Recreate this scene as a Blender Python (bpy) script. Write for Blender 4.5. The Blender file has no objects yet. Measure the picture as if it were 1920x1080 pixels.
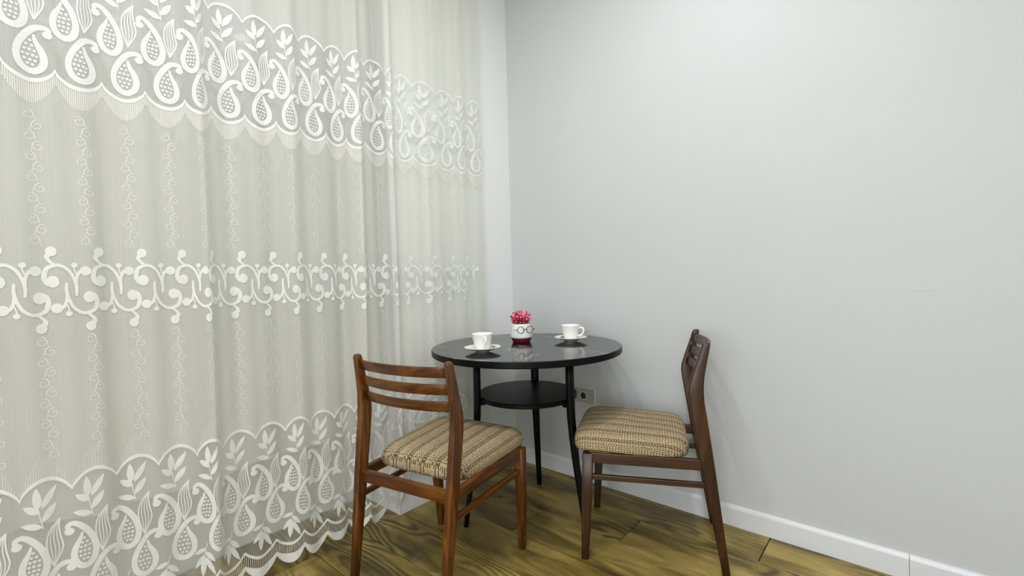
import bpy, bmesh, math, random
from mathutils import Vector, Matrix
random.seed(7)
sc = bpy.context.scene
COL = sc.collection
PI = math.pi

# ------------------------------------------------------------------ camera
cam_d = bpy.data.cameras.new('camera')
cam = bpy.data.objects.new('camera', cam_d); COL.objects.link(cam)
cam_d.sensor_fit = 'HORIZONTAL'; cam_d.sensor_width = 36.0
cam_d.lens = 866.99 / 1920 * 36.0
cam_d.clip_start = 0.02
ax = (0.75850416, 0.65113531, -0.02634857)
ay = (0.00390769, 0.03588716, 0.99934821)
az = (0.65165648, -0.75811273, 0.02467613)
cp = (1.69396707, -1.97324108, 1.03)
cam.matrix_world = Matrix(((ax[0], ay[0], az[0], cp[0]), (ax[1], ay[1], az[1], cp[1]),
                           (ax[2], ay[2], az[2], cp[2]), (0, 0, 0, 1)))
sc.camera = cam

# ------------------------------------------------------------------ light and exposure
w = bpy.data.worlds.new('world'); sc.world = w; w.use_nodes = True
w.node_tree.nodes['Background'].inputs['Color'].default_value = (0.35, 0.45, 0.60, 1)
w.node_tree.nodes['Background'].inputs['Strength'].default_value = 0.25

def area(name, loc, size, power, col=(1, .97, .92), rot=(0, 0, 0), size_y=None, disk=False):
    d = bpy.data.lights.new(name, 'AREA'); o = bpy.data.objects.new(name, d); COL.objects.link(o)
    d.shape = 'DISK' if disk else ('RECTANGLE' if size_y else 'SQUARE')
    d.size = size
    if size_y: d.size_y = size_y
    d.energy = power; d.color = col
    o.location = loc; o.rotation_euler = rot
    return o
LC, LW = (.945, .935, 1), (.93, .935, 1)
area('ceiling_spot_light', (0.88, -1.60, 2.66), 0.11, 9.0, col=LC, disk=True)
area('ceiling_spot_light', (1.34, -1.42, 2.66), 0.11, 9.0, col=LC, disk=True)
area('ceiling_spot_light', (1.05, -0.75, 2.66), 0.11, 6.0, col=LC, disk=True)
area('ceiling_fill_light', (2.0, -3.0, 2.66), 2.2, 38, col=LC, size_y=1.6)  # broad soft fill added overhead, standing in for unseen ceiling lights
area('rear_fill_light', (2.2, -4.33, 1.10), 2.0, 50, col=LW, rot=(PI / 2, 0, 0), size_y=1.9)  # unseen fill added behind the camera to even out the brightness

vs = sc.view_settings
sc.display_settings.display_device = 'sRGB'
vs.view_transform = 'Standard'; vs.look = 'None'; vs.gamma = 1.0; vs.exposure = 0.19
vs.use_curve_mapping = False
sc.cycles.max_bounces = 10; sc.cycles.transparent_max_bounces = 24
sc.cycles.diffuse_bounces = 6; sc.cycles.use_denoising = True

# ------------------------------------------------------------------ helpers
def s2l(c):
    return tuple(((v / 255) / 12.92 if v / 255 <= .04045 else ((v / 255 + .055) / 1.055) ** 2.4) for v in c) + (1,)

class NT:
    def __init__(s, name):
        s.m = bpy.data.materials.new(name); s.m.use_nodes = True
        s.t = s.m.node_tree; s.n = s.t.nodes; s.n.clear()
        s.out = s.n.new('ShaderNodeOutputMaterial')
    def add(s, typ, ins=None, **kw):
        nd = s.n.new(typ)
        for k, v in kw.items(): setattr(nd, k, v)
        for k, v in (ins or {}).items():
            if isinstance(v, bpy.types.NodeSocket): s.t.links.new(v, nd.inputs[k])
            else: nd.inputs[k].default_value = v
        return nd
    def math(s, op, a, b=0.0, c=0.0):
        nd = s.add('ShaderNodeMath', {0: a, 1: b, 2: c}, operation=op); return nd.outputs[0]
    def mapping(s, scale=(1, 1, 1), src=None, loc=(0, 0, 0)):
        if src is None: src = s.add('ShaderNodeTexCoord').outputs['Object']
        return s.add('ShaderNodeMapping', {'Vector': src, 'Scale': scale, 'Location': loc}).outputs[0]
    def noise(s, vec, scale=5., detail=3., rough=.5, dist=0.):
        return s.add('ShaderNodeTexNoise', {'Vector': vec, 'Scale': scale, 'Detail': detail, 'Roughness': rough, 'Distortion': dist}).outputs[0]
    def ramp(s, fac, stops, interp='LINEAR'):
        nd = s.add('ShaderNodeValToRGB', {'Fac': fac}); cr = nd.color_ramp; cr.interpolation = interp
        while len(cr.elements) < len(stops): cr.elements.new(.5)
        for e, (p, c) in zip(cr.elements, stops): e.position = p; e.color = c if len(c) == 4 else tuple(c) + (1,)
        return nd.outputs[0]
    def mix(s, fac, a, b, typ='MIX'):
        nd = s.add('ShaderNodeMix', data_type='RGBA', blend_type=typ)
        for i, v in ((0, fac), (6, a), (7, b)):
            if isinstance(v, bpy.types.NodeSocket): s.t.links.new(v, nd.inputs[i])
            else: nd.inputs[i].default_value = v
        return nd.outputs[2]
    def bump(s, h, strength=.3, dist=.002):
        return s.add('ShaderNodeBump', {'Height': h, 'Strength': strength, 'Distance': dist}).outputs[0]
    def bsdf(s, col, rough=.5, normal=None, **kw):
        ins = {'Base Color': col, 'Roughness': rough}
        if normal is not None: ins['Normal'] = normal
        ins.update({k.replace('_', ' '): v for k, v in kw.items()})
        b = s.add('ShaderNodeBsdfPrincipled', ins)
        s.t.links.new(b.outputs[0], s.out.inputs[0]); return b

def plain(name, rgb, rough=.5, var=.04, scale=6., **kw):
    t = NT(name); c = s2l(rgb)
    n = t.noise(t.mapping(), scale, 4)
    lo = tuple(v * (1 - var) for v in c[:3]) + (1,); hi = tuple(min(1, v * (1 + var)) for v in c[:3]) + (1,)
    t.bsdf(t.ramp(n, [(.3, lo), (.7, hi)]), rough, **kw)
    return t.m

def link(name, me, mat=None, parent=None, label=None, kind=None):
    o = bpy.data.objects.new(name, me); COL.objects.link(o)
    if mat is not None:
        for m_ in (mat if isinstance(mat, (list, tuple)) else [mat]): me.materials.append(m_)
    if parent is not None: o.parent = parent
    if label: o['label'] = label
    if kind: o['kind'] = kind
    return o

def mk(name, verts, faces, mat=None, parent=None, smooth=False, label=None, kind=None, recalc=True):
    me = bpy.data.meshes.new(name); me.from_pydata([tuple(v) for v in verts], [], faces)
    if recalc:
        bm = bmesh.new(); bm.from_mesh(me); bmesh.ops.recalc_face_normals(bm, faces=bm.faces); bm.to_mesh(me); bm.free()
    if smooth: me.polygons.foreach_set('use_smooth', [True] * len(me.polygons))
    me.update()
    return link(name, me, mat, parent, label, kind)

def thing(name, label, cat, loc=(0, 0, 0), rz=0., group=None):
    o = bpy.data.objects.new(name, None); COL.objects.link(o); o.empty_display_size = .05
    o.location = loc; o.rotation_euler = (0, 0, rz); o['label'] = label; o['category'] = cat
    if group: o['group'] = group
    return o

def box_mesh(name, lo, hi, bev=0., seg=1):
    bm = bmesh.new(); bmesh.ops.create_cube(bm, size=1)
    for v in bm.verts: v.co = Vector([lo[i] + (v.co[i] + .5) * (hi[i] - lo[i]) for i in range(3)])
    if bev: bmesh.ops.bevel(bm, geom=bm.edges[:], offset=bev, segments=seg, affect='EDGES', profile=.6)
    me = bpy.data.meshes.new(name); bm.to_mesh(me); bm.free(); return me

def box(name, lo, hi, mat, parent=None, bev=0., kind=None, label=None, seg=1):
    return link(name, box_mesh(name, lo, hi, bev, seg), mat, parent, label, kind)

def lathe(profile, n=48):
    """profile of (r, z); r = 0 ends become single points"""
    vs_, fs, rings = [], [], []
    for r, z in profile:
        if r < 1e-6: rings.append([len(vs_)]); vs_.append((0, 0, z))
        else:
            rings.append(list(range(len(vs_), len(vs_) + n)))
            vs_ += [(r * math.cos(2 * PI * i / n), r * math.sin(2 * PI * i / n), z) for i in range(n)]
    for a, b in zip(rings, rings[1:]):
        for i in range(n):
            j = (i + 1) % n
            if len(a) == 1 and len(b) == 1: continue
            if len(a) == 1: fs.append((a[0], b[i], b[j]))
            elif len(b) == 1: fs.append((a[i], a[j], b[0]))
            else: fs.append((a[i], a[j], b[j], b[i]))
    return vs_, fs

def rrect(hw, hh, r, k=3):
    """rounded rectangle section, counterclockwise"""
    r = min(r, hw * .98, hh * .98); pts = []
    for cx, cy, a0 in ((hw - r, hh - r, 0), (-hw + r, hh - r, 90), (-hw + r, -hh + r, 180), (hw - r, -hh + r, 270)):
        for i in range(k): 
            a = math.radians(a0 + 90 * i / (k - 1)); pts.append((cx + r * math.cos(a), cy + r * math.sin(a)))
    return pts

def loft(stations, k=3):
    """stations: (centre, X axis, Y axis, half width, half height, corner radius)"""
    V, F = [], []; n = 4 * k
    for c, X, Y, hw, hh, r in stations:
        for a, b in rrect(hw, hh, r, k): V.append(Vector(c) + Vector(X) * a + Vector(Y) * b)
    for s in range(len(stations) - 1):
        for i in range(n):
            j = (i + 1) % n; F.append((s * n + i, s * n + j, (s + 1) * n + j, (s + 1) * n + i))
    F.append(tuple(range(n - 1, -1, -1))); F.append(tuple(range((len(stations) - 1) * n, len(stations) * n)))
    return V, F

def flush_caps(st, c=.002):
    """adds a small chamfer at both ends of a loft"""
    a, b = st[0], st[-1]
    d0 = (Vector(st[1][0]) - Vector(a[0])).normalized(); d1 = (Vector(st[-2][0]) - Vector(b[0])).normalized()
    A = (Vector(a[0]), a[1], a[2], a[3] - c, a[4] - c, a[5]); B = (Vector(b[0]), b[1], b[2], b[3] - c, b[4] - c, b[5])
    a2 = (Vector(a[0]) + d0 * c,) + tuple(a[1:]); b2 = (Vector(b[0]) + d1 * c,) + tuple(b[1:])
    return [A, a2] + list(st[1:-1]) + [b2, B]

def catmull(pts, n):
    P = [Vector(p) for p in pts]; P = [P[0] * 2 - P[1]] + P + [P[-1] * 2 - P[-2]]; out = []
    m = len(P) - 3
    for i in range(n + 1):
        t = i / n * m; k = min(int(t), m - 1); t -= k
        a, b, c, d = P[k:k + 4]
        out.append(.5 * ((2 * b) + (c - a) * t + (2 * a - 5 * b + 4 * c - d) * t * t + (3 * b - a - 3 * c + d) * t ** 3))
    return out

def tube(path, rad, n=8, closed=False):
    """round tube along a path; rad is a number or one number per point"""
    P = [Vector(p) for p in path]; V, F = [], []
    ref = None
    for i, p in enumerate(P):
        if closed: d = P[(i + 1) % len(P)] - P[i - 1]
        else: d = P[min(i + 1, len(P) - 1)] - P[max(i - 1, 0)]
        d.normalize()
        if ref is None: ref = d.orthogonal().normalized()
        ref = (ref - d * ref.dot(d)).normalized(); b = d.cross(ref)
        r = rad if isinstance(rad, (int, float)) else rad[i]
        for k in range(n):
            a = 2 * PI * k / n; V.append(p + ref * r * math.cos(a) + b * r * math.sin(a))
    m = len(P)
    for i in range(m if closed else m - 1):
        for k in range(n):
            q = (k + 1) % n; j = (i + 1) % m
            F.append((i * n + k, i * n + q, j * n + q, j * n + k))
    if not closed: F.append(tuple(range(n - 1, -1, -1))); F.append(tuple(range((m - 1) * n, m * n)))
    return V, F

# ------------------------------------------------------------------ materials
def wall_mat(scuffs=False):
    t = NT('wall_paint'); v = t.mapping()
    n = t.noise(v, 1.3, 3); f = t.noise(v, 220, 2)
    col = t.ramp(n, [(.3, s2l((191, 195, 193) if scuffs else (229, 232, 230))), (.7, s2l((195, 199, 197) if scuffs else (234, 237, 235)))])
    if scuffs:      # two faint scratches in the paint
        s = t.add('ShaderNodeSeparateXYZ', {0: t.add('ShaderNodeTexCoord').outputs['Object']}); m = None
        for x0, z0, x1, z1, hw, k in ((1.700, .9490, 1.762, .9490, .0009, .20), (1.503, .122, 1.515, .157, .0009, .22)):
            L = math.hypot(x1 - x0, z1 - z0); dx, dz = (x1 - x0) / L, (z1 - z0) / L
            a = t.math('SUBTRACT', s.outputs[0], (x0 + x1) / 2); b = t.math('SUBTRACT', s.outputs[2], (z0 + z1) / 2)
            al = t.math('ABSOLUTE', t.math('ADD', t.math('MULTIPLY', a, dx), t.math('MULTIPLY', b, dz)))
            ac = t.math('ABSOLUTE', t.math('SUBTRACT', t.math('MULTIPLY', a, dz), t.math('MULTIPLY', b, dx)))
            q = t.math('MULTIPLY', t.math('MULTIPLY', t.math('LESS_THAN', al, L / 2), t.math('LESS_THAN', ac, hw)), k)
            m = q if m is None else t.math('ADD', m, q)
        col = t.mix(m, col, s2l((110, 112, 108)))
    t.bsdf(col, .55, t.bump(f, .06, .001)); return t.m
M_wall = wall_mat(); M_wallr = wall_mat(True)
M_trim = plain('baseboard_paint', (214, 218, 219), .25, .015)
M_ceil = plain('ceiling_paint', (238, 238, 236), .7, .01)
M_sub = plain('subfloor', (40, 32, 18), .8, .1)

def plank_mat():
    t = NT('oak_laminate')
    rnd = t.add('ShaderNodeObjectInfo').outputs['Random']
    obj = t.add('ShaderNodeTexCoord').outputs['Object']
    off = t.add('ShaderNodeCombineXYZ', {0: t.math('MULTIPLY', rnd, 37.), 1: t.math('MULTIPLY', rnd, 11.), 2: t.math('MULTIPLY', rnd, 5.)}).outputs[0]
    vec = t.add('ShaderNodeVectorMath', {0: obj, 1: off}, operation='ADD').outputs[0]
    big = t.noise(t.mapping((1.4, 7., 1.), vec), 1.6, 4, .55, .6)
    warp = t.noise(t.mapping((.9, 3.2, 1.), vec), 1.5, 2, .5)
    y = t.add('ShaderNodeSeparateXYZ', {0: vec}).outputs[1]
    ph = t.math('ADD', t.math('MULTIPLY', y, 190.), t.math('MULTIPLY', warp, 95.))
    ring = t.math('MULTIPLY_ADD', t.math('SINE', ph), .5, .5)
    fine = t.noise(t.mapping((6., 160., 1.), vec), 1., 3, .6)
    flake = t.noise(t.mapping((26., 7., 1.), vec), 1.5, 3, .6)
    base = t.ramp(big, [(.28, s2l((66, 54, 16))), (.40, s2l((114, 96, 38))), (.54, s2l((156, 134, 64))), (.74, s2l((194, 172, 100)))])
    mask = t.math('MULTIPLY', t.ramp(t.noise(t.mapping((.8, 3., 1.), vec, (3, 1, 0)), 1.4, 2), [(.40, (0, 0, 0)), (.54, (1, 1, 1))]), .85)
    dark = t.mix(t.math('MULTIPLY', t.math('POWER', ring, 1.3), mask), base, s2l((52, 42, 10)))
    c2 = t.mix(t.math('MULTIPLY', fine, .40), dark, s2l((62, 51, 16)))
    c3 = t.mix(t.math('MULTIPLY', t.ramp(flake, [(.62, (0, 0, 0)), (.78, (1, 1, 1))]), .18), c2, s2l((206, 188, 124)))
    tint = t.math('MULTIPLY_ADD', rnd, .26, .90)
    c4 = t.mix(1., c3, t.add('ShaderNodeCombineXYZ', {0: tint, 1: tint, 2: tint}).outputs[0], 'MULTIPLY')
    rough = t.math('MULTIPLY_ADD', fine, .2, .30)
    t.bsdf(c4, rough, t.bump(t.math('ADD', ring, fine), .12, .0006)); return t.m
M_plank = plank_mat()

def wood_mat(name, axis, cols, rough=.32):
    t = NT(name); sc_ = {'x': (1.5, 16, 16), 'y': (16, 1.5, 16), 'z': (16, 16, 1.5)}[axis]
    rnd = t.add('ShaderNodeObjectInfo').outputs['Random']
    obj = t.add('ShaderNodeTexCoord').outputs['Object']
    off = t.add('ShaderNodeCombineXYZ', {0: t.math('MULTIPLY', rnd, 9.), 1: rnd, 2: t.math('MULTIPLY', rnd, 3.)}).outputs[0]
    vec = t.add('ShaderNodeVectorMath', {0: obj, 1: off}, operation='ADD').outputs[0]
    n = t.noise(t.mapping(sc_, vec), 2.2, 4, .55, 1.2)
    f = t.noise(t.mapping(tuple(5 * v for v in sc_), vec), 2.5, 2, .6)
    c = t.ramp(n, [(.3, s2l(cols[0])), (.52, s2l(cols[1])), (.75, s2l(cols[2]))])
    c = t.mix(t.math('MULTIPLY', f, .4), c, s2l(cols[0]))
    t.bsdf(c, rough, t.bump(f, .05, .0005)); return t.m
CW = [(50, 24, 4), (98, 54, 10), (144, 88, 22)]
CD = [(34, 18, 6), (62, 35, 12), (92, 56, 23)]
WOOD = {'L': {a: wood_mat('teak_%s' % a, a, CW) for a in 'xyz'}, 'R': {a: wood_mat('walnut_%s' % a, a, CD) for a in 'xyz'}}

def fabric_mat():
    t = NT('striped_tweed'); obj = t.add('ShaderNodeTexCoord').outputs['Object']
    s = t.add('ShaderNodeSeparateXYZ', {0: obj}); x0, y, z0 = s.outputs[0], s.outputs[1], s.outputs[2]
    edge_ = t.add('ShaderNodeMapRange', {'Value': t.math('ABSOLUTE', x0), 'From Min': .150, 'From Max': .195}, interpolation_type='SMOOTHSTEP').outputs[0]
    drop_ = t.math('MULTIPLY', t.math('MAXIMUM', t.math('SUBTRACT', .452, z0), 0.), t.math('MULTIPLY', edge_, t.math('SIGN', x0)))
    x = t.math('ADD', x0, t.math('MULTIPLY', drop_, 1.15))
    wob = t.math('MULTIPLY', t.noise(t.mapping((6, 30, 6), obj), 3, 2), .0008)
    xs = t.math('ADD', x, wob)
    def stripe(period, offs, half):
        d = t.math('ABSOLUTE', t.math('SUBTRACT', t.math('FRACT', t.math('MULTIPLY_ADD', xs, 1 / period, offs)), .5))
        return t.math('LESS_THAN', d, half / period)
    # dashes along the stripe
    dash = t.math('GREATER_THAN', t.math('SINE', t.math('MULTIPLY', y, 2 * PI / .0092)), -.1)
    dash2 = t.math('GREATER_THAN', t.math('SINE', t.math('MULTIPLY_ADD', y, 2 * PI / .0098, 1.)), .15)
    P = .060
    def mx(*a):
        r = a[0]
        for b in a[1:]: r = t.math('MAXIMUM', r, b)
        return r
    solid = mx(stripe(P, .105, .0019), stripe(P, -.105, .0019))
    dotted = t.math('MULTIPLY', mx(stripe(P, 0., .0032), stripe(P, .36, .0022)), dash)
    dotted2 = t.math('MULTIPLY', mx(stripe(P, .22, .0016), stripe(P, -.22, .0016), stripe(P, -.36, .0020), stripe(P, .50, .0018)), dash2)
    dark = t.math('MAXIMUM', solid, t.math('MAXIMUM', dotted, dotted2))
    wv = t.math('MULTIPLY', t.math('SINE', t.math('MULTIPLY', x, 2 * PI / .0034)), t.math('SINE', t.math('MULTIPLY', y, 2 * PI / .0040)))
    sp = t.noise(t.mapping((1, 1, 1), obj), 240, 3, .8)
    broad = t.math('SINE', t.math('MULTIPLY_ADD', x, 2 * PI / P, .6))
    base = t.mix(t.math('MULTIPLY_ADD', broad, .15, .30), s2l((226, 206, 158)), s2l((188, 166, 130)))
    base = t.mix(t.ramp(t.math('MULTIPLY_ADD', wv, .25, t.math('MULTIPLY', sp, .9)), [(.36, (.95, .95, .95)), (.50, (0, 0, 0))]), base, s2l((92, 72, 48)))
    col = t.mix(t.math('MULTIPLY', dark, .93), base, s2l((42, 27, 13)))
    h = t.math('ADD', t.math('MULTIPLY', wv, .5), sp)
    t.bsdf(col, .9, t.bump(h, .5, .0018)); return t.m
M_fab = fabric_mat()

def top_mat():
    t = NT('black_marbled_laminate'); v = t.mapping()
    n = t.noise(v, 2.2, 5, .55, 1.4)
    vein = t.math('ABSOLUTE', t.math('SUBTRACT', n, .5))
    br = t.noise(t.mapping((1, 1, 1), None, (4, 2, 1)), 7, 3)
    vm = t.math('MULTIPLY', t.ramp(vein, [(0., (1, 1, 1)), (.010, (0, 0, 0))]), t.ramp(br, [(.50, (0, 0, 0)), (.60, (1, 1, 1))]))
    cl = t.ramp(t.noise(v, 5, 4), [(.3, s2l((8, 12, 11))), (.7, s2l((14, 19, 17)))])
    t.bsdf(t.mix(t.math('MULTIPLY', vm, .8), cl, s2l((170, 172, 166))), t.math('MULTIPLY_ADD', br, .07, .06), Specular_IOR_Level=.55); return t.m
M_top = top_mat()
M_black = plain('black_lacquer', (4, 7, 8), .4, .1, Specular_IOR_Level=.16)
M_porc = plain('white_porcelain', (238, 238, 232), .12, .01)
M_steel = plain('polished_steel', (190, 190, 186), .18, .03, Metallic=1.)
M_pot = plain('white_ceramic', (226, 230, 222), .3, .02)
M_maroon = plain('maroon_glaze', (112, 26, 58), .3, .05)
M_wire = plain('black_wire', (16, 20, 18), .35, .05)
M_soil = plain('dark_moss', (52, 30, 24), .9, .3, 60)
PINKS = [plain('petal_%s' % n, c, .5, .08, 200) for n, c in (('crimson', (206, 22, 66)), ('pink', (236, 84, 128)), ('pale', (246, 176, 196)), ('wine', (120, 14, 40)))]
M_plate = plain('silver_plastic', (172, 174, 164), .4, .02)
M_platew = plain('ivory_plastic', (226, 226, 216), .4, .02)
M_hole = plain('socket_dark', (44, 50, 42), .5, .05)
M_frame = plain('window_upvc', (226, 228, 226), .35, .02)

def glass_mat():
    t = NT('window_glass')
    a = t.add('ShaderNodeBsdfTransparent', {'Color': (.85, .9, .9, 1)}).outputs[0]
    b = t.add('ShaderNodeBsdfGlossy', {'Roughness': .03}).outputs[0]
    fr = t.add('ShaderNodeFresnel', {'IOR': 1.5}).outputs[0]
    m = t.add('ShaderNodeMixShader', {0: fr, 1: a, 2: b}).outputs[0]
    t.t.links.new(m, t.out.inputs[0]); return t.m
M_glass = glass_mat()

def cloth_mat(name, rgb, alpha, trans=.35, weave=True):
    t = NT(name); obj = t.add('ShaderNodeTexCoord').outputs['Object']
    col = s2l(rgb)
    a = t.add('ShaderNodeBsdfDiffuse', {'Color': col}).outputs[0]
    b = t.add('ShaderNodeBsdfTranslucent', {'Color': col}).outputs[0]
    cl = t.add('ShaderNodeMixShader', {0: trans, 1: a, 2: b}).outputs[0]
    if alpha < 1:
        tr = t.add('ShaderNodeBsdfTransparent').outputs[0]
        f = alpha
        if weave:
            n1 = t.noise(t.mapping((1, 300, 2.5), obj), 1., 2, .6)
            n2 = t.noise(t.mapping((1, 2, 260), obj), 1., 1, .5)
            f = t.math('ADD', alpha - .09, t.math('ADD', t.math('MULTIPLY', n1, .13), t.math('MULTIPLY', n2, .025)))
        cl = t.add('ShaderNodeMixShader', {0: f, 1: tr, 2: cl}).outputs[0]
    t.t.links.new(cl, t.out.inputs[0]); return t.m
M_sheer = cloth_mat('sheer_tulle', (232, 233, 222), .54)
M_net = cloth_mat('lace_net', (234, 235, 224), .36)
M_net2 = cloth_mat('open_lace_net', (232, 233, 222), .27)
M_lin = cloth_mat('lining_voile', (234, 235, 229), .84)
M_emb = cloth_mat('white_embroidery', (240, 242, 236), 1., .30, False)
M_embthin = cloth_mat('fine_embroidery', (246, 246, 238), .78, .3, False)
M_vine = cloth_mat('vine_thread', (246, 246, 238), .58, .3, False)
M_ladder = cloth_mat('ladder_thread', (236, 236, 228), .85, .3, False)

# ------------------------------------------------------------------ room shell
X1, Y1, ZC = 4.3, -4.4, 2.70           # far ends of the room
OP0, OP1, REC, OPH = -0.795, -3.4, -0.30, 2.55   # window opening: start, end, recess depth, head height
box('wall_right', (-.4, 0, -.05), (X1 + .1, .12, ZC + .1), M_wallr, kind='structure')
box('wall_back', (X1, Y1 - .1, -.05), (X1 + .12, 0, ZC + .1), M_wall, kind='structure')
box('wall_near', (-.4, Y1 - .12, -.05), (X1, Y1, ZC + .1), M_wall, kind='structure')
wl = box('wall_left', (-.4, OP0, -.05), (0, 0, ZC + .1), M_wall, kind='structure')
box('pier', (-.4, Y1, -.05), (0, OP1, ZC + .1), M_wall, wl)
box('window_head', (-.4, OP1, OPH), (0, OP0, ZC + .1), M_wall, wl)
box('parapet', (-.4, OP1, -.05), (REC, OP0, .36), M_wall, wl)
box('ceiling', (-.4, Y1 - .1, ZC), (X1 + .1, .1, ZC + .12), M_ceil, kind='structure')

# window_1: a wide white frame on the parapet
wf = box('window_1', (REC - .03, OP1, .36), (REC + .03, OP0, .43), M_frame, kind='structure', bev=.004)
box('frame_head', (REC - .03, OP1, OPH - .07), (REC + .03, OP0, OPH), M_frame, wf, .004)
for i, yy in enumerate((OP1 + .035, -2.53, -1.66, OP0 - .035)):
    box('frame_post', (REC - .028, yy - .035, .43), (REC + .028, yy + .035, OPH - .07), M_frame, wf, .004)
for a, b in ((OP1 + .07, -2.565), (-2.495, -1.695), (-1.625, OP0 - .07)):
    box('pane', (REC - .006, a, .43), (REC + .006, b, OPH - .07), M_glass, wf)

# added_window: unseen window added behind the camera to go with the rear fill
w2 = box('added_window', (1.2, Y1 + .001, .08), (3.2, Y1 + .05, .15), M_frame, kind='structure', bev=.004)
box('frame_head', (1.2, Y1 + .001, 2.10), (3.2, Y1 + .05, 2.17), M_frame, w2, .004)
for xx in (1.165, 2.2, 3.235): box('frame_post', (xx - .035, Y1 + .001, .08), (xx + .035, Y1 + .05, 2.17), M_frame, w2, .004)
for a, b in ((1.2, 2.165), (2.235, 3.2)): box('pane', (a, Y1 + .022, .15), (b, Y1 + .030, 2.10), M_glass, w2)

# floor: subfloor slab and laminate planks laid along the right wall
fl = box('floor', (-.4, Y1 - .1, -.12), (X1 + .1, .1, -.012), M_sub, kind='structure')
PW, PL = .1936, 1.235
seams = [0.0, -.197] + [-.197 - PW * k for k in range(1, 23)]
cache = {}
def plank(x0, x1, y0, y1):
    key = (round(x1 - x0, 3), round(y1 - y0, 3))
    if key not in cache:
        hx, hy = key[0] / 2 - .0017, key[1] / 2 - .0017
        cache[key] = box_mesh('plank', (-hx, -hy, -.010), (hx, hy, 0), .0012)
        cache[key].materials.append(M_plank)
    o = bpy.data.objects.new('plank', cache[key]); COL.objects.link(o); o.parent = fl
    o.location = ((x0 + x1) / 2, (y0 + y1) / 2, 0)
joint0 = [1.285, .840, .466]
for r in range(len(seams) - 1):
    ya, yb = seams[r + 1], seams[r]
    if ya < Y1: ya = Y1
    if yb <= Y1: break
    j = joint0[r] if r < 3 else (.466 - .41 * (r - 2)) % PL + (.07 * ((r * 5) % 3) - .07)
    xs = [j]
    while xs[0] > -.3: xs.insert(0, xs[0] - PL)
    while xs[-1] < X1: xs.append(xs[-1] + PL)
    for a, b in zip(xs, xs[1:]):
        a, b = max(a, REC if ya < OP0 else 0.), min(b, X1)
        if b - a > .03: plank(a, b, ya, yb)

# baseboard on the right wall: sloped top edge, two lengths meeting in a butt joint
def baseboard(x0, x1):
    prof = [(0, 0), (-.0125, 0), (-.0125, .070), (-.011, .0755), (-.0075, .0805), (-.003, .0835), (0, .0840)]
    V = [(x0, y, z) for y, z in prof] + [(x1, y, z) for y, z in prof]; n = len(prof)
    F = [(i, (i + 1) % n, n + (i + 1) % n, n + i) for i in range(n)] + [tuple(range(n)), tuple(range(2 * n - 1, n - 1, -1))]
    return mk('baseboard_right', V, F, M_trim, kind='structure')
baseboard(0.001, 1.690); baseboard(1.6915, X1)

# ------------------------------------------------------------------ lace curtain
UC = [-1.820, -1.729, -1.637, -1.544, -1.475, -1.376, -1.280, -1.198, -1.101, -1.015, -.942, -.832, -.770, -.685, -.548, -.434, -.348]
NLEFT = 10
knots = [(-k, -1.820 - .0925 * k) for k in range(NLEFT, 0, -1)] + list(enumerate(UC)) + [(17, -.245)]
UMIN, UMAX = -NLEFT, 17.0
def u2y(u):
    u = max(UMIN, min(UMAX, u)); k = min(int(math.floor(u)) + NLEFT, len(knots) - 2); k = max(0, k)
    # smooth interpolation (Catmull-Rom on the cusp spacing)
    p = [knots[max(0, min(len(knots) - 1, k + d))][1] for d in (-1, 0, 1, 2)]
    t = u - knots[k][0]; a, b, c, d = p
    if k == 0: a = 2 * b - c
    if k == len(knots) - 2: d = 2 * c - b
    return .5 * ((2 * b) + (c - a) * t + (2 * a - 5 * b + 4 * c - d) * t * t + (3 * b - a - 3 * c + d) * t ** 3)
def sstep(a, b, x):
    t = max(0., min(1., (x - a) / (b - a))); return t * t * (3 - 2 * t)
PLEATS = [(-1.508, .018, .020), (-.978, .020, .018), (-.800, .016, .014), (-.600, .008, .02), (-.390, .007, .018), (-1.235, .006, .02), (-2.3, .018, .02), (-1.90, .004, .03)]
def fold(y, z):
    r = sstep(-.95, -.70, y)
    amp = 1 - .45 * r
    base = .052 * (1 - r) + .024 * r
    d = .0065 * math.sin(y * 2 * PI / .31 + .7 + .3 * z) + .0042 * math.sin(y * 2 * PI / .137 + 2.1 - .4 * z) + .0018 * math.sin(y * 2 * PI / .061 + z)
    for c, a, s in PLEATS:
        cc = c + .004 * math.sin(z * 3 + c * 9)
        t = (y - cc) / s
        d += a * math.exp(-t * t)
    return base + amp * d
def lift(y, z):
    # the free corner by the wall is caught up a little behind the chair
    return .12 * sstep(-.87, -.70, y) * (1 - sstep(.1, .62, z))
def cur(u, z, off=0.):
    y = u2y(u); x = fold(y, z) + off
    return (x, y, z + lift(y, z))
def bulge(u, ph, p=.62):
    f = (u - ph) % 1.0
    return math.sin(PI * f) ** p
zA = lambda u: 1.876 + .040 * bulge(u, .03)
zT = lambda u: 1.582 - .034 * bulge(u, .0)
zS = lambda u: .513 + .042 * bulge(u, -.08)
zH = lambda u: .153 - .034 * bulge(u, .48, .78)      # inner line of the hem
zO = lambda u: .098 - .047 * bulge(u, .48, .72)      # outer edge of the hem
zL = lambda u: .110 - .026 * bulge(u, .48, .78)      # upper edge of the solid hem
ZTOP = 2.62

root = thing('lace_curtain', 'white sheer lace curtain with paisley borders and a scalloped hem, hanging over the window wall', 'curtain', (0, -1.5, 0))
def rel(p): return (p[0], p[1] + 1.5, p[2])
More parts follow.
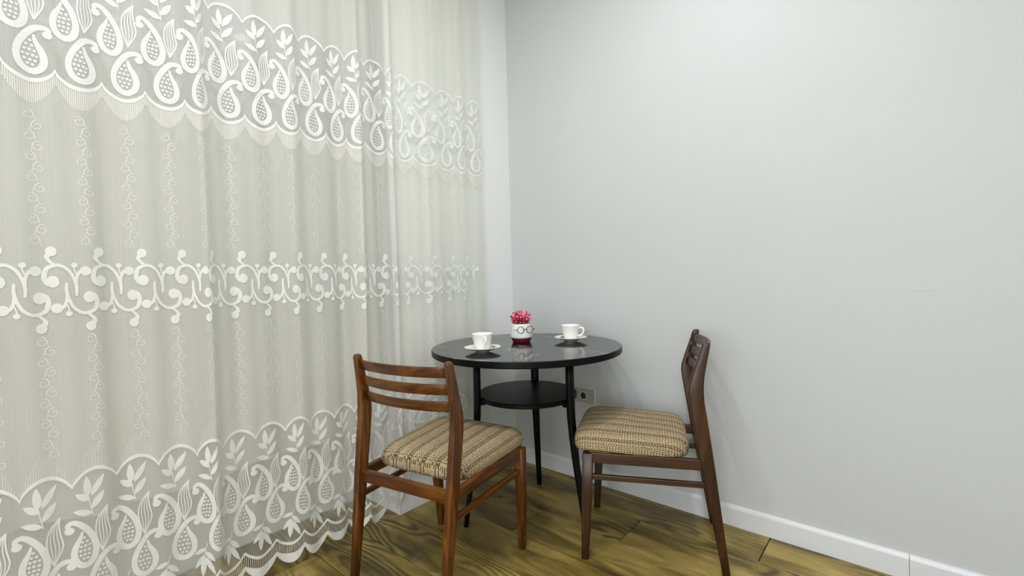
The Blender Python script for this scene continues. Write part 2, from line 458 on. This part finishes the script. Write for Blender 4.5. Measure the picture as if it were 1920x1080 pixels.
# cloth in row bands that follow the scallops; sheer and open net alternate
NU = 27 * 22
us = [UMIN + (UMAX - UMIN) * i / NU for i in range(NU + 1)]
bands = [(zH, zS, 16, 2), (zS, zT, 40, 0), (zT, zA, 12, 1), (zA, lambda u: ZTOP, 20, 0)]
V, F, MI = [], [], []
rows = []
for bi, (za, zb, n, mi) in enumerate(bands):
    for k in range(n + (1 if bi == len(bands) - 1 else 0)):
        rows.append((za, zb, k / n, mi))
for za, zb, t, mi in rows:
    for u in us: V.append(rel(cur(u, za(u) * (1 - t) + zb(u) * t)))
W_ = NU + 1
for r in range(len(rows) - 1):
    for i in range(NU):
        F.append((r * W_ + i, r * W_ + i + 1, (r + 1) * W_ + i + 1, (r + 1) * W_ + i)); MI.append(0 if us[i] > 15 else rows[r][3])
cloth = mk('sheer_cloth', V, F, [M_sheer, M_net, M_net2], root, True, recalc=False)
cloth.data.polygons.foreach_set('material_index', MI)

UM = .0935      # metres per pattern repeat
class Emb:
    """embroidery in pattern coordinates (u in repeats, z in metres), laid onto the cloth"""
    def __init__(s, off=.0022): s.V, s.F, s.off = [], [], off
    def pt(s, p):      # p = (metres, z)
        s.V.append(rel(cur(p[0] / UM, p[1], s.off))); return len(s.V) - 1
    def ribbon(s, pts, widths, n=14, metric=False, cap=False):
        P = [Vector((p[0] * (1 if metric else UM), p[1], 0)) for p in pts]
        C = catmull(P, n); m = len(widths) - 1; prev = None
        for i, c in enumerate(C):
            d = C[min(i + 1, n)] - C[max(i - 1, 0)]
            if d.length < 1e-9: continue
            nn = Vector((-d.y, d.x, 0)).normalized()
            t = i / n * m; k = min(int(t), m - 1); wd = widths[k] + (widths[k + 1] - widths[k]) * (t - k)
            a = s.pt(c + nn * wd / 2); b = s.pt(c - nn * wd / 2)
            if prev: s.F.append((prev[0], prev[1], b, a))
            prev = (a, b)
    def disc(s, c, r, n=10, rz=None, metric=False):
        cx = c[0] * (1 if metric else UM); k = s.pt((cx, c[1])); rz = rz or r
        ring = [s.pt((cx + r * math.cos(2 * PI * i / n), c[1] + rz * math.sin(2 * PI * i / n))) for i in range(n)]
        for i in range(n): s.F.append((k, ring[i], ring[(i + 1) % n]))
    def leaf(s, a, b, wd, n=6, bend=0.):
        A = Vector((a[0] * UM, a[1], 0)); B = Vector((b[0] * UM, b[1], 0)); d = B - A; nn = Vector((-d.y, d.x, 0)).normalized(); prev = None
        for i in range(n + 1):
            t = i / n; c = A + d * t + nn * bend * math.sin(PI * t); h = wd / 2 * max(.03, math.sin(PI * t ** .85) ** .8)
            p = s.pt(c + nn * h); q = s.pt(c - nn * h)
            if prev: s.F.append((prev[0], prev[1], q, p))
            prev = (p, q)
    def make(s, name, parent, mat=M_emb, kind=None, label=None):
        return mk(name, s.V, s.F, mat, parent, recalc=False, kind=kind, label=label)

def lower_paisley(k, parent, dz=0., name='paisley'):
    e = Emb(); q = lambda L: [(k + u, z + dz) for u, z in L]
    e.ribbon(q([(.90, 1.664), (.91, 1.676), (.80, 1.680), (.62, 1.674), (.44, 1.651), (.31, 1.624), (.28, 1.599), (.36, 1.577), (.55, 1.567), (.74, 1.578), (.80, 1.600), (.75, 1.622), (.66, 1.640), (.615, 1.659)]),
             [.006, .011, .012, .014, .0135, .0125, .0125, .0145, .0150, .0145, .0145, .0135, .0095, .005], 30)
    e.disc(q([(.885, 1.664)])[0], .0095)
    for i, (du, z, r) in enumerate([(.55, 1.643, .0036), (.47, 1.632, .0034), (.58, 1.631, .0034), (.43, 1.620, .0034), (.53, 1.620, .0036), (.62, 1.618, .0032), (.40, 1.608, .0034), (.49, 1.607, .0034), (.59, 1.607, .0036), (.66, 1.605, .003),
                                    (.43, 1.596, .0036), (.53, 1.595, .0036), (.63, 1.594, .0034), (.48, 1.585, .0034), (.58, 1.584, .0034)]):
        e.disc((k + du, z + dz), r, 6)
    e.make(name, parent)
def upper_paisley(k, parent, dz=0.):
    e = Emb(); q = lambda L: [(k + u, z + dz) for u, z in L]
    e.ribbon(q([(.93, 1.766), (.90, 1.780), (1.02, 1.786), (1.20, 1.772), (1.38, 1.744), (1.47, 1.710), (1.42, 1.682), (1.27, 1.668), (1.08, 1.676), (1.00, 1.700), (1.05, 1.724), (1.14, 1.742), (1.19, 1.758)]),
             [.006, .011, .012, .0135, .0135, .0135, .0150, .0150, .0140, .0130, .0125, .0085, .004], 30)
    e.disc(q([(.93, 1.766)])[0], .0098)
    for du, z, r in [(1.22, 1.741, .0034), (1.18, 1.730, .0034), (1.28, 1.730, .0034), (1.15, 1.719, .0034), (1.24, 1.719, .0036), (1.33, 1.719, .0032), (1.13, 1.708, .0036), (1.22, 1.708, .0034), (1.32, 1.707, .0036),
                     (1.13, 1.697, .0034), (1.22, 1.697, .0036), (1.31, 1.696, .0034), (1.19, 1.687, .0034), (1.28, 1.686, .0034)]:
        e.disc((k + du, z + dz), r, 6)
    e.make('paisley', parent)
def flame(k, parent, dz=0.):
    e = Emb(); L = [(.80, 1.814), (.60, 1.790), (.52, 1.764), (.54, 1.732), (.645, 1.696)]; R = [(.80, 1.814), (.775, 1.790), (.80, 1.765), (.835, 1.735), (.645, 1.696)]
    for i in range(5):
        t = i / 4
        e.ribbon([(k + a[0] * (1 - t) + b[0] * t, dz + a[1] * (1 - t) + b[1] * t) for a, b in zip(L, R)], [.0026, .0032, .0032, .0032, .0026] if i in (0, 4) else [.0014, .0022, .0022, .0022, .0014], 10)
    e.make('striped_leaf', parent)
def sprig(k, parent, dz=0.):
    e = Emb()
    e.ribbon([(k + .47, 1.795 + dz), (k + .43, 1.82 + dz), (k + .38, 1.85 + dz)], [.002, .002, .002], 6)
    for a, b, wd in (((.385, 1.846), (.365, 1.900), .0165), ((.42, 1.836), (.12, 1.860), .0170), ((.45, 1.846), (.76, 1.897), .0150), ((.455, 1.812), (.74, 1.852), .0160), ((.46, 1.800), (.06, 1.816), .0155)):
        e.leaf((k + a[0], a[1] + dz), (k + b[0], b[1] + dz), wd)
    e.make('leaf_sprig', parent)
def hang_sprig(k, parent):
    e = Emb()
    e.ribbon([(k + .10, .242), (k + .03, .222), (k - .03, .195)], [.002, .002, .002], 6)
    for a, b, wd in (((-.03, .196), (-.08, .140), .0160), ((.03, .224), (-.30, .216), .0140), ((.0, .206), (-.29, .172), .0145), ((.02, .215), (.30, .182), .0145), ((-.01, .200), (.31, .140), .0145)):
        e.leaf((k + a[0], a[1]), (k + b[0], b[1]), wd)
    e.make('leaf_sprig', parent)
def scroll(k, parent, flip):
    e = Emb()
    def q(L): return [((k + u, z) if not flip else (k - .76 - u, 2.054 - z)) for u, z in L]
    e.ribbon(q([(-.26, 1.122), (-.34, 1.110), (-.30, 1.100), (-.20, 1.090)]), [.013, .010, .0065, .006], 10)
    e.disc(q([(-.255, 1.124)])[0], .0105, 12, .0125)
    e.ribbon(q([(-.26, 1.040), (-.35, 1.043), (-.41, 1.058), (-.37, 1.078), (-.24, 1.0875), (-.08, 1.088), (.08, 1.075), (.18, 1.054), (.225, 1.032), (.215, 1.010)]), [.010, .011, .0105, .0098, .0088, .0075, .0070, .0070, .0070, .005], 26)
    e.disc(q([(-.245, 1.0475)])[0], .0118, 14, .0150)
    e.ribbon(q([(.225, 1.030), (.235, 1.055), (.29, 1.070), (.40, 1.076)]), [.004, .006, .008, .010], 10)
    e.disc(q([(.43, 1.074)])[0], .0112, 12, .0125)
    e.ribbon(q([(.23, 1.064), (.19, 1.078), (.18, 1.088)]), [.003, .003, .003], 6)
    e.disc(q([(.195, 1.089)])[0], .0068, 10)
    e.make('scroll_motif', parent)
def spiral_vine(k, parent, z0, n, dz):
    e = Emb(.0016)
    for i in range(n):
        sgn = -1 if i % 2 == 0 else 1
        c = Vector(((k + .085 * sgn) * UM, z0 - i * dz, 0)); P = []
        for j in range(15):
            t = j / 14; a = PI * (.1 + 2.5 * t); r = .0035 + .0098 * t
            P.append((c.x - sgn * r * math.cos(a) * .95, c.y + r * math.sin(a)))
        e.ribbon(P, [.0016, .0020, .0020, .0014], 15, True)
        e.ribbon([(c.x + sgn * -.0015, c.y + .0132), (c.x - sgn * .009, c.y + .004), (c.x - sgn * .0135, c.y - .014)], [.0014, .0020, .0014], 6, True)
    e.make('spiral_vine', parent, M_vine)

ks = range(UMIN, int(UMAX))
def edge(fn, wd, name, ph, parent, mat=M_emb, uend=UMAX):
    e = Emb()
    n = NU; prev = None
    for i in range(n + 1):
        u = UMIN + (uend - UMIN) * i / n
        a = e.pt((u * UM, fn(u) + wd / 2)); b = e.pt((u * UM, fn(u) - wd / 2))
        if prev: e.F.append((prev[0], prev[1], b, a))
        prev = (a, b)
    return e.make(name, parent, mat)
# upper border
top_edge = edge(lambda u: zA(u), .0085, 'scalloped_edging', .03, root)
bot_edge = edge(lambda u: zT(u) - .003, .0105, 'scalloped_edging', 0, root)
for k in ks:
    lower_paisley(k, root); flame(k, root); sprig(k, root)
    if k + 1.5 < UMAX: upper_paisley(k, root)
    # fringe of short satin threads below the scallop
    e = Emb(.0014)
    for i in range(24):
        f = (i + .5) / 24; u = k + f; b = bulge(f, 0, .8); za = zT(u) - .007
        zb = 1.548 - .057 * b
        e.V += [rel(cur(u - .0095, za, .0014)), rel(cur(u + .0095, za, .0014)), rel(cur(u + .0095, zb, .0014)), rel(cur(u - .0095, zb, .0014))]
        m = len(e.V); e.F.append((m - 4, m - 3, m - 2, m - 1))
    e.make('fringe', root, M_embthin)
# scroll border and vines
for k in ks:
    scroll(k + .0, root, False); scroll(k + .0, root, True)
    spiral_vine(k + .52, root, 1.461, 13, .0258)
    spiral_vine(k + .56, root, .897, 12, .0258)
# lower border
DZ = 1.582 - 1.926 + .002
edge(lambda u: zS(u), .0100, 'scalloped_edging', 0, root, uend=15.)
for k in range(UMIN, 15):
    lower_paisley(k - .05, root, -1.350) if k > UMIN else None
    if k + 1.5 < UMAX: upper_paisley(k - .10, root, -1.360)
    if k > UMIN: flame(k - .14, root, -1.366); sprig(k - .14, root, -1.362); hang_sprig(k + .02, root)
    e = Emb(.0014)
    for i in range(20):
        f = (i + .5) / 20; u = k - .08 + f
        if u < UMIN: continue
        b = bulge(f, 0, .8); za = zS(u) + .006; zb = za + .006 + .045 * max(0, (b - .3) / .7)
        e.V += [rel(cur(u - .010, za, .0012)), rel(cur(u + .010, za, .0012)), rel(cur(u + .010, zb, .0012)), rel(cur(u - .010, zb, .0012))]
        m = len(e.V); e.F.append((m - 4, m - 3, m - 2, m - 1))
    e.make('fringe', root, cloth_mat('faint_thread', (246, 246, 238), .38, .3, False) if k == UMIN else bpy.data.materials['faint_thread'])
# hem: inner line, ladder threads, solid scalloped edge
edge(lambda u: zH(u), .0105, 'hem_line', 0, root)
e = Emb(0.)
n = int((UMAX - UMIN) * 18)
for i in range(n):
    u = UMIN + (UMAX - UMIN) * (i + .5) / n; za, zb = zH(u), zL(u) - .002
    e.V += [rel(cur(u - .010, za, .0)), rel(cur(u + .010, za, .0)), rel(cur(u + .010, zb, .0)), rel(cur(u - .010, zb, .0))]
    m = len(e.V); e.F.append((m - 4, m - 3, m - 2, m - 1))
e.make('ladder_thread', root, M_ladder, kind='stuff')
e = Emb(0.); prev = None
for u in us:
    r_ = [e.pt((u * UM, zL(u) * (1 - t) + zO(u) * t)) for t in (0, .5, 1)]
    if prev:
        for i in range(2): e.F.append((prev[i], prev[i + 1], r_[i + 1], r_[i]))
    prev = r_
e.make('scalloped_hem', root)

# ------------------------------------------------------------------ plain lining behind the lace, inside the window recess
V, F = [], []; n, m = 320, 30
for j in range(m + 1):
    for i in range(n + 1):
        y = -2.85 + (2.03) * i / n
        zb = .398 + .010 * math.sin(y * 9) + .006 * math.sin(y * 23 + 1)
        z = zb + (2.5 - zb) * j / m
        x = -.035 + .012 * math.sin(y * 2 * PI / .23 + .3 * z) + .006 * math.sin(y * 2 * PI / .11 + 1.)
        V.append((x, y, z))
for j in range(m):
    for i in range(n): F.append((j * (n + 1) + i, j * (n + 1) + i + 1, (j + 1) * (n + 1) + i + 1, (j + 1) * (n + 1) + i))
lin = mk('lining_curtain', V, F, M_lin, None, True, recalc=False)
lin['label'] = 'plain white voile lining behind the lace, ending above its lower border'; lin['category'] = 'curtain'

# ------------------------------------------------------------------ chairs
def make_chair(var, label, loc, rz, wrf, zb, zt, yb):
    t = thing('dining_chair', label, 'chair', (loc[0], loc[1], 0), rz, 'slatted back dining chairs at the round table')
    Wd = WOOD[var]; EX, EY, EZ = (1, 0, 0), (0, 1, 0), (0, 0, 1)
    wt, wb, yrf, yt = .1912, .1953, -.2864, -.2342
    ZR, ZS = .3774, .3069
    def rear(z):     # centre line of a rear leg (x, y) at height z
        if z <= zb:
            f = z / zb; return wrf + (wb - wrf) * f, yrf + (yb - yrf) * f
        f = (z - zb) / (zt - zb); return wb + (wt - wb) * f, yb + (yt - yb) * f
    def front(z):
        f = z / .3934; return .1931 + (.2034 - .1931) * f, .1873 + (.1669 - .1873) * f
    for s in (-1, 1):
        st = []
        for z, hd, hx in ((0, .0125, .0105), (.18, .0170, .0115), (.36, .0215, .0125), (.50, .0235, .0125), (zb - .045, .0240, .0120), (zb - .015, .0248, .0118), (zb + .012, .0235, .0115), (zb + .045, .0200, .0112), (zt - .045, .0150, .0105), (zt - .012, .0135, .0105), (zt - .003, .0115, .0090), (zt, .0075, .0060)):
            x, y = rear(z)
            # soften the bend
            if abs(z - zb) < .03: y -= .0035 * (1 - abs(z - zb) / .03)
            st.append(((s * x, y, z), EX, EY, hx, hd, .0055))
        V, F = loft(st, 4); mk('leg', V, F, Wd['z'], t, True)
        st = []
        for z, hd in ((0, .0125), (.12, .0155), (.25, .0180), (.3934, .0190)):
            x, y = front(z); st.append(((s * x, y, z), EX, EY, hd * .92, hd, .004))
        V, F = loft(flush_caps(st, .0015), 4); mk('leg', V, F, Wd['z'], t, True)
        # side rail and stretcher
        for zc, hh, hw, nm in ((ZR, .0185, .0095, 'side_rail'), (ZS, .0095, .0075, 'stretcher')):
            xr, yr = rear(zc); xf, yf = front(zc)
            a, b = Vector((s * xr, yr + .018, zc)), Vector((s * xf, yf - .014, zc))
            d = (b - a).normalized(); X = Vector((d.y, -d.x, 0))
            V, F = loft([(a, X, EZ, hw, hh, .003), (b, X, EZ, hw, hh, .003)], 3); mk(nm, V, F, Wd['y'], t)
    # back rail and front rail
    xr, yr = rear(.370)
    V, F = loft([((-xr + .009, yr + .004, .372), EY, EZ, .0105, .0190, .003), ((xr - .009, yr + .004, .372), EY, EZ, .0105, .0190, .003)]); mk('back_rail', V, F, Wd['x'], t)
    xf, yf = front(.375)
    V, F = loft([((-xf + .015, yf, .374), EY, EZ, .0095, .0175, .003), ((xf - .015, yf, .374), EY, EZ, .0095, .0175, .003)]); mk('front_rail', V, F, Wd['x'], t)
    # three bowed slats
    H = zt - zb
    for f, hh in ((.800, .0175), (.495, .0175), (.190, .0170)):
        zc = zb + H * f; x, y = rear(zc); st = []
        for i in range(13):
            q = -1 + 2 * i / 12; bow = .034 * (1 - q * q)
            tx = Vector((x, 2 * .034 * q, 0)).normalized()
            N = Vector((-tx.y, tx.x, 0)); up = Vector((0, -.20, .98)).normalized()
            st.append(((q * (x - .008), y + .004 - bow, zc), N, up, .0058, hh, .0035))
        V, F = loft(st, 3); mk('back_slat', V, F, Wd['x'], t, True)
    # upholstered seat: rounded trapezoid with a crown
    V, F = [], []; n = 64; rings = []
    lay = [(.86, .389), (.95, .391), (.985, .397), (1.0, .408), (.998, .420), (.985, .432), (.955, .442), (.90, .4495), (.80, .4555), (.62, .4605), (.40, .4635), (.18, .465)]
    for sc_, z in lay:
        rings.append(len(V))
        for i in range(n):
            a = 2 * PI * i / n; c, s = math.cos(a), math.sin(a); ex = .30
            x = math.copysign(abs(c) ** ex, c); y = math.copysign(abs(s) ** ex, s)
            hw = .203 + .014 * y; yy = .024 + y * .203
            V.append((x * hw * sc_, .024 + (yy - .024) * sc_, z + .004 * y))
    top = len(V); V.append((0, .024, .4655)); bot = len(V); V.append((0, .024, .389))
    for a, b in zip(rings, rings[1:]):
        for i in range(n): j = (i + 1) % n; F.append((a + i, a + j, b + j, b + i))
    for i in range(n):
        j = (i + 1) % n; F.append((rings[-1] + i, rings[-1] + j, top)); F.append((rings[0] + j, rings[0] + i, bot))
    mk('seat', V, F, M_fab, t, True)
    return t
make_chair('L', 'reddish brown wooden chair with striped seat seen from behind, in front of the lace curtain', (.4242, -.8732), .1937, .186, .6054, .7830, -.2025)
make_chair('R', 'dark brown wooden chair with striped seat seen side-on, against the plain right wall', (.8891, -.3066), 1.9866, .1743, .6367, .7923, -.1937)

# ------------------------------------------------------------------ round table
TX, TY, TZ = .4400, -.4310, .7349
tb = thing('round_table', 'round black table with a lower shelf, standing in the corner between the two chairs', 'table', (TX, TY, 0))
R = .4030
V, F = lathe([(0, TZ - .026), (R - .004, TZ - .026), (R - .001, TZ - .0245), (R, TZ - .022), (R, TZ - .003), (R - .001, TZ - .0008), (R - .004, TZ), (R * .6, TZ), (0, TZ)], 96)
tt = mk('tabletop', V, F, [M_top, M_black], tb)
for p_ in tt.data.polygons: p_.material_index = 0 if p_.normal.z > .6 else 1
RS, ZSH = .2120, .5330
V, F = lathe([(0, ZSH - .019), (RS - .003, ZSH - .019), (RS, ZSH - .016), (RS, ZSH - .003), (RS - .003, ZSH), (0, ZSH)], 72)
mk('shelf', V, F, M_black, tb)
for k in range(3):
    an = -2.1055 - k * 2 * PI / 3; D = Vector((math.cos(an), math.sin(an), 0)); S = Vector((-D.y, D.x, 0)); st = []
    for z, r, hs in ((TZ - .026, .222, .0185), (.60, .2225, .0185), (.53, .2230, .0185), (.46, .2250, .0182), (.38, .2320, .0175), (.28, .2440, .0160), (.15, .2640, .0140), (.05, .2790, .0125), (0, .2855, .0118)):
        st.append((D * r + Vector((0, 0, z)), S, D, hs, hs * .78, hs * .7))
    V, F = loft(st, 5); lg = mk('leg', V, F, M_black, tb, True)
    # small bracket under the shelf at each leg
    c = D * .200 + Vector((0, 0, ZSH - .028)); V, F = loft([(c - D * .012, S, (0, 0, 1), .008, .008, .002), (c + D * .022, S, (0, 0, 1), .008, .008, .002)])
    mk('bracket', V, F, M_black, tb)

# ------------------------------------------------------------------ cups, saucers, spoons
def make_saucer(loc, label):
    t = lathe([(0, .0030), (.020, .0030), (.022, .0), (.026, .0), (.028, .003), (.045, .0085), (.062, .0150), (.0715, .0185), (.0728, .0195), (.0715, .0203), (.060, .0170), (.044, .0108), (.031, .0072), (.029, .0064), (0, .0060)], 64)
    o = mk('saucer', t[0], t[1], M_porc, None, True); o.location = loc
    o['label'] = label; o['category'] = 'saucer'; o['group'] = 'white saucers on the table'; return o
def make_cup(loc, rz, label):
    t = thing('cup', label, 'cup', loc, rz, 'white cups on saucers')
    V, F = lathe([(0, .0020), (.0205, .0020), (.0220, 0), (.0240, 0), (.0250, .003), (.0275, .010), (.0325, .024), (.0372, .040), (.0400, .053), (.0420, .0640), (.0425, .0655), (.0415, .0662), (.0405, .0650), (.0382, .0520), (.0350, .038), (.0300, .022), (.0240, .009), (.0180, .0065), (0, .006)], 56)
    mk('bowl', V, F, M_porc, t, True)
    P = catmull([(.0385, 0, .0530), (.0480, 0, .0560), (.0580, 0, .0520), (.0610, 0, .0420), (.0560, 0, .0310), (.0470, 0, .0230), (.0325, 0, .0195)], 22)
    V, F = tube(P, [.0036 + .0008 * math.sin(PI * i / 22) for i in range(23)], 10); mk('handle', V, F, M_porc, t, True)
    return t
def make_spoon(loc, rz, tilt, long, label):
    t = thing('teaspoon', label, 'spoon', loc, rz, 'teaspoons on the saucers'); t.rotation_euler = (0, tilt, rz)
    # bowl at the origin, handle towards +x
    V, F = [], []; nr, n = 5, 20
    for side in (0, 1):
        for j in range(nr + 1):
            f = j / nr
            for i in range(n):
                a = 2 * PI * i / n; x = .0150 * f * math.cos(a); y = .0098 * f * math.sin(a) * (1 - .12 * math.cos(a))
                V.append((x, y, -.0040 * (1 - f * f) + (.0006 if side else -.0004)))
    for side in (0, 1):
        o = side * (nr + 1) * n
        for j in range(nr):
            for i in range(n): q = (i + 1) % n; F.append((o + j * n + i, o + j * n + q, o + (j + 1) * n + q, o + (j + 1) * n + i))
    for i in range(n): q = (i + 1) % n; F.append((nr * n + i, nr * n + q, (2 * nr + 1) * n + q, (2 * nr + 1) * n + i))
    mk('spoon_bowl', V, F, M_steel, t, True)
    st = []
    for x, hw, z in ((.0125, .0022, .0004), (.022, .0019, .0022), (.045, .0018, .0035), (.075, .0024, .0030), (.100, .0036, .0018), (.109, .0036, .0014), (.1125, .0018, .0013)):
        st.append(((.0125 + (x - .0125) * long, 0, z), (0, 1, 0), (0, 0, 1), hw, .0008, .0006))
    V, F = loft(st); mk('handle', V, F, M_steel, t, True)
    return t
SL = (.405, -.663, TZ); SR = (.545, -.243, TZ)
make_saucer(SL, 'white porcelain saucer under the cup on the curtain side of the table')
make_saucer(SR, 'white porcelain saucer under the cup on the wall side of the table')
toc = math.atan2(cp[1] - SL[1], cp[0] - SL[0])
make_cup((SL[0], SL[1], TZ + .0062), toc + .22, 'white porcelain cup with its handle towards us, on the curtain side of the table')
make_cup((SR[0], SR[1], TZ + .0062), math.atan2(ax[1], ax[0]) - .45, 'white porcelain cup with its handle to the right, on the wall side of the table')
rgt = Vector((ax[0], ax[1], 0)).normalized(); tow = Vector((az[0], az[1], 0)).normalized()
p = Vector(SL) + rgt * .047 - tow * .013
make_spoon((p.x, p.y, TZ + .0165), math.atan2(*(-tow * .80 - rgt * .60).yx), -.10, 1., 'steel teaspoon with its bowl right of the cup on the curtain side')
p = Vector(SR) - rgt * .037 - tow * .030
make_spoon((p.x, p.y, TZ + .0165), math.atan2(*(rgt * .97 - tow * .22).yx), -.11, 1.25, 'steel teaspoon on the saucer on the wall side, its handle sticking out to the right')

# ------------------------------------------------------------------ potted plant with glasses
PC = (.368, -.374, TZ)
pl = thing('potted_plant', 'small white and maroon pot with wire glasses and pink artificial flowers on the table', 'plant', PC)
V, F = lathe([(.0474, .0215), (.0487, .0240), (.0490, .030), (.0478, .044), (.0450, .062), (.0420, .078), (.0412, .0820), (.0402, .0835), (.0390, .0825), (.0390, .070), (0, .070)], 56)
mk('pot', V, F, M_pot, pl, True)
V, F = lathe([(0, 0), (.0365, 0), (.0385, .0015), (.0425, .0090), (.0468, .0190), (.0474, .0213), (.0474, .0230), (0, .0230)], 56)
mk('glazed_base', V, F, M_maroon, pl, True, label='maroon lower part of the pot')
V, F = lathe([(0, .0705), (.030, .0760), (.0388, .0740)], 24); mk('soil', V, F, M_soil, pl, True)
tc = Vector((cp[0] - PC[0], cp[1] - PC[1], 0)).normalized(); rr = Vector((-tc.y, tc.x, 0))
a = math.radians(20); N = tc * math.cos(a) + rr * math.sin(a); S = Vector((-N.y, N.x, 0))
gv, gf = [], []
def addt(P, r, closed=False):
    V, F = tube(P, r, 6, closed); o = len(gv); gv.extend(V); gf.extend([tuple(i + o for i in f) for f in F])
G = N * .0505 + Vector((0, 0, .0595))
for s in (-1, 1): addt([G + S * (s * .0215 + .0148 * math.cos(b)) + Vector((0, 0, .0148 * math.sin(b))) for b in [2 * PI * i / 28 for i in range(28)]], .0014, True)
addt(catmull([G - S * .0068 + Vector((0, 0, .001)), G + N * .001 + Vector((0, 0, .0035)), G + S * .0068 + Vector((0, 0, .001))], 8), .0014)
for s in (-1, 1): addt([G + S * s * .0362, G + S * s * .0445 - N * .003, G + S * s * .0475 - N * .018], .0013)
mk('glasses', gv, gf, M_wire, pl, True, label='round black wire glasses on the pot')
rng = random.Random(3)
for i in range(26):
    a = i * 2.399; rad = .036 * math.sqrt((i + .5) / 26)
    base = Vector((math.cos(a) * rad * .8, math.sin(a) * rad * .8, .074))
    tip = Vector((math.cos(a) * (rad * 1.34), math.sin(a) * (rad * 1.34), .104 + .034 * rng.random() + .004 * (rad / .036)))
    V, F = tube([base, (base + tip) / 2 + Vector((0, 0, .003)), tip], [.0012, .0010, .0006], 5); MIx = [3] * len(F)
    for j in range(13):
        f = .30 + .70 * j / 12; c = base.lerp(tip, f); b = j * 2.4 + a; el = rng.uniform(.1, 1.0)
        d = Vector((math.cos(b) * math.cos(el), math.sin(b) * math.cos(el), math.sin(el))); L = rng.uniform(.009, .0145)
        sd = d.orthogonal().normalized(); w_ = L * .30; q = d.cross(sd).normalized() * L * .10; o = len(V)
        V += [c, c + d * L * .55 + sd * w_ + q, c + d * L, c + d * L * .55 - sd * w_ + q, c + d * L * .5 - q * 1.2]
        F += [(o, o + 1, o + 4), (o + 1, o + 2, o + 4), (o + 2, o + 3, o + 4), (o + 3, o, o + 4), (o, o + 3, o + 1), (o + 1, o + 3, o + 2)]
        mi = rng.choices((0, 1, 2, 3), ((5, 3, .5, 2) if f < .6 else (3, 4, 2.2, .6)))[0]; MIx += [mi] * 6
    o_ = mk('flower_sprig', V, F, PINKS, pl, recalc=False); o_.data.polygons.foreach_set('material_index', MIx)

# ------------------------------------------------------------------ wall socket
so = thing('wall_socket', 'wide silver grey wall socket plate low on the right wall beside the table leg', 'socket', (.4615, 0, .4265))
HX, HZ = .0605, .0405
def plate(lo, hi, y0, y1, nm, mat, bev, parent=so): return box(nm, (lo[0], y1, lo[1]), (hi[0], y0, hi[1]), mat, parent, bev, seg=2)
plate((-HX, -HZ), (HX, HZ), 0, -.0065, 'surround', M_platew, .002)
plate((-HX + .003, -HZ + .003), (HX - .0035, HZ - .0035), -.006, -.0085, 'face_plate', M_plate, .001)
ins = plate((-.026, -.026), (.026, .026), -.008, -.0100, 'socket_insert', M_plate, .001)
def yl(prof, nm, mat, n=36):
    V, F = lathe(prof, n); return mk(nm, [(x - .004, -z, y) for x, y, z in V], F, mat, ins, True)
yl([(.0165, .0095), (.0205, .0100), (.0205, .0118), (.0190, .0124), (.0172, .0118), (.0165, .0095)], 'ring', M_platew)
yl([(0, .0102), (.0172, .0102), (.0172, .0112), (0, .0108)], 'recess', M_hole)
for s in (-1, 1):
    V, F = lathe([(0, .0104), (.0026, .0104), (.0026, .0112), (0, .0114)], 12)
    mk('contact_hole', [(x - .004 + s * .0068, -z, y + s * .003) for x, y, z in V], F, M_wire, ins, True)
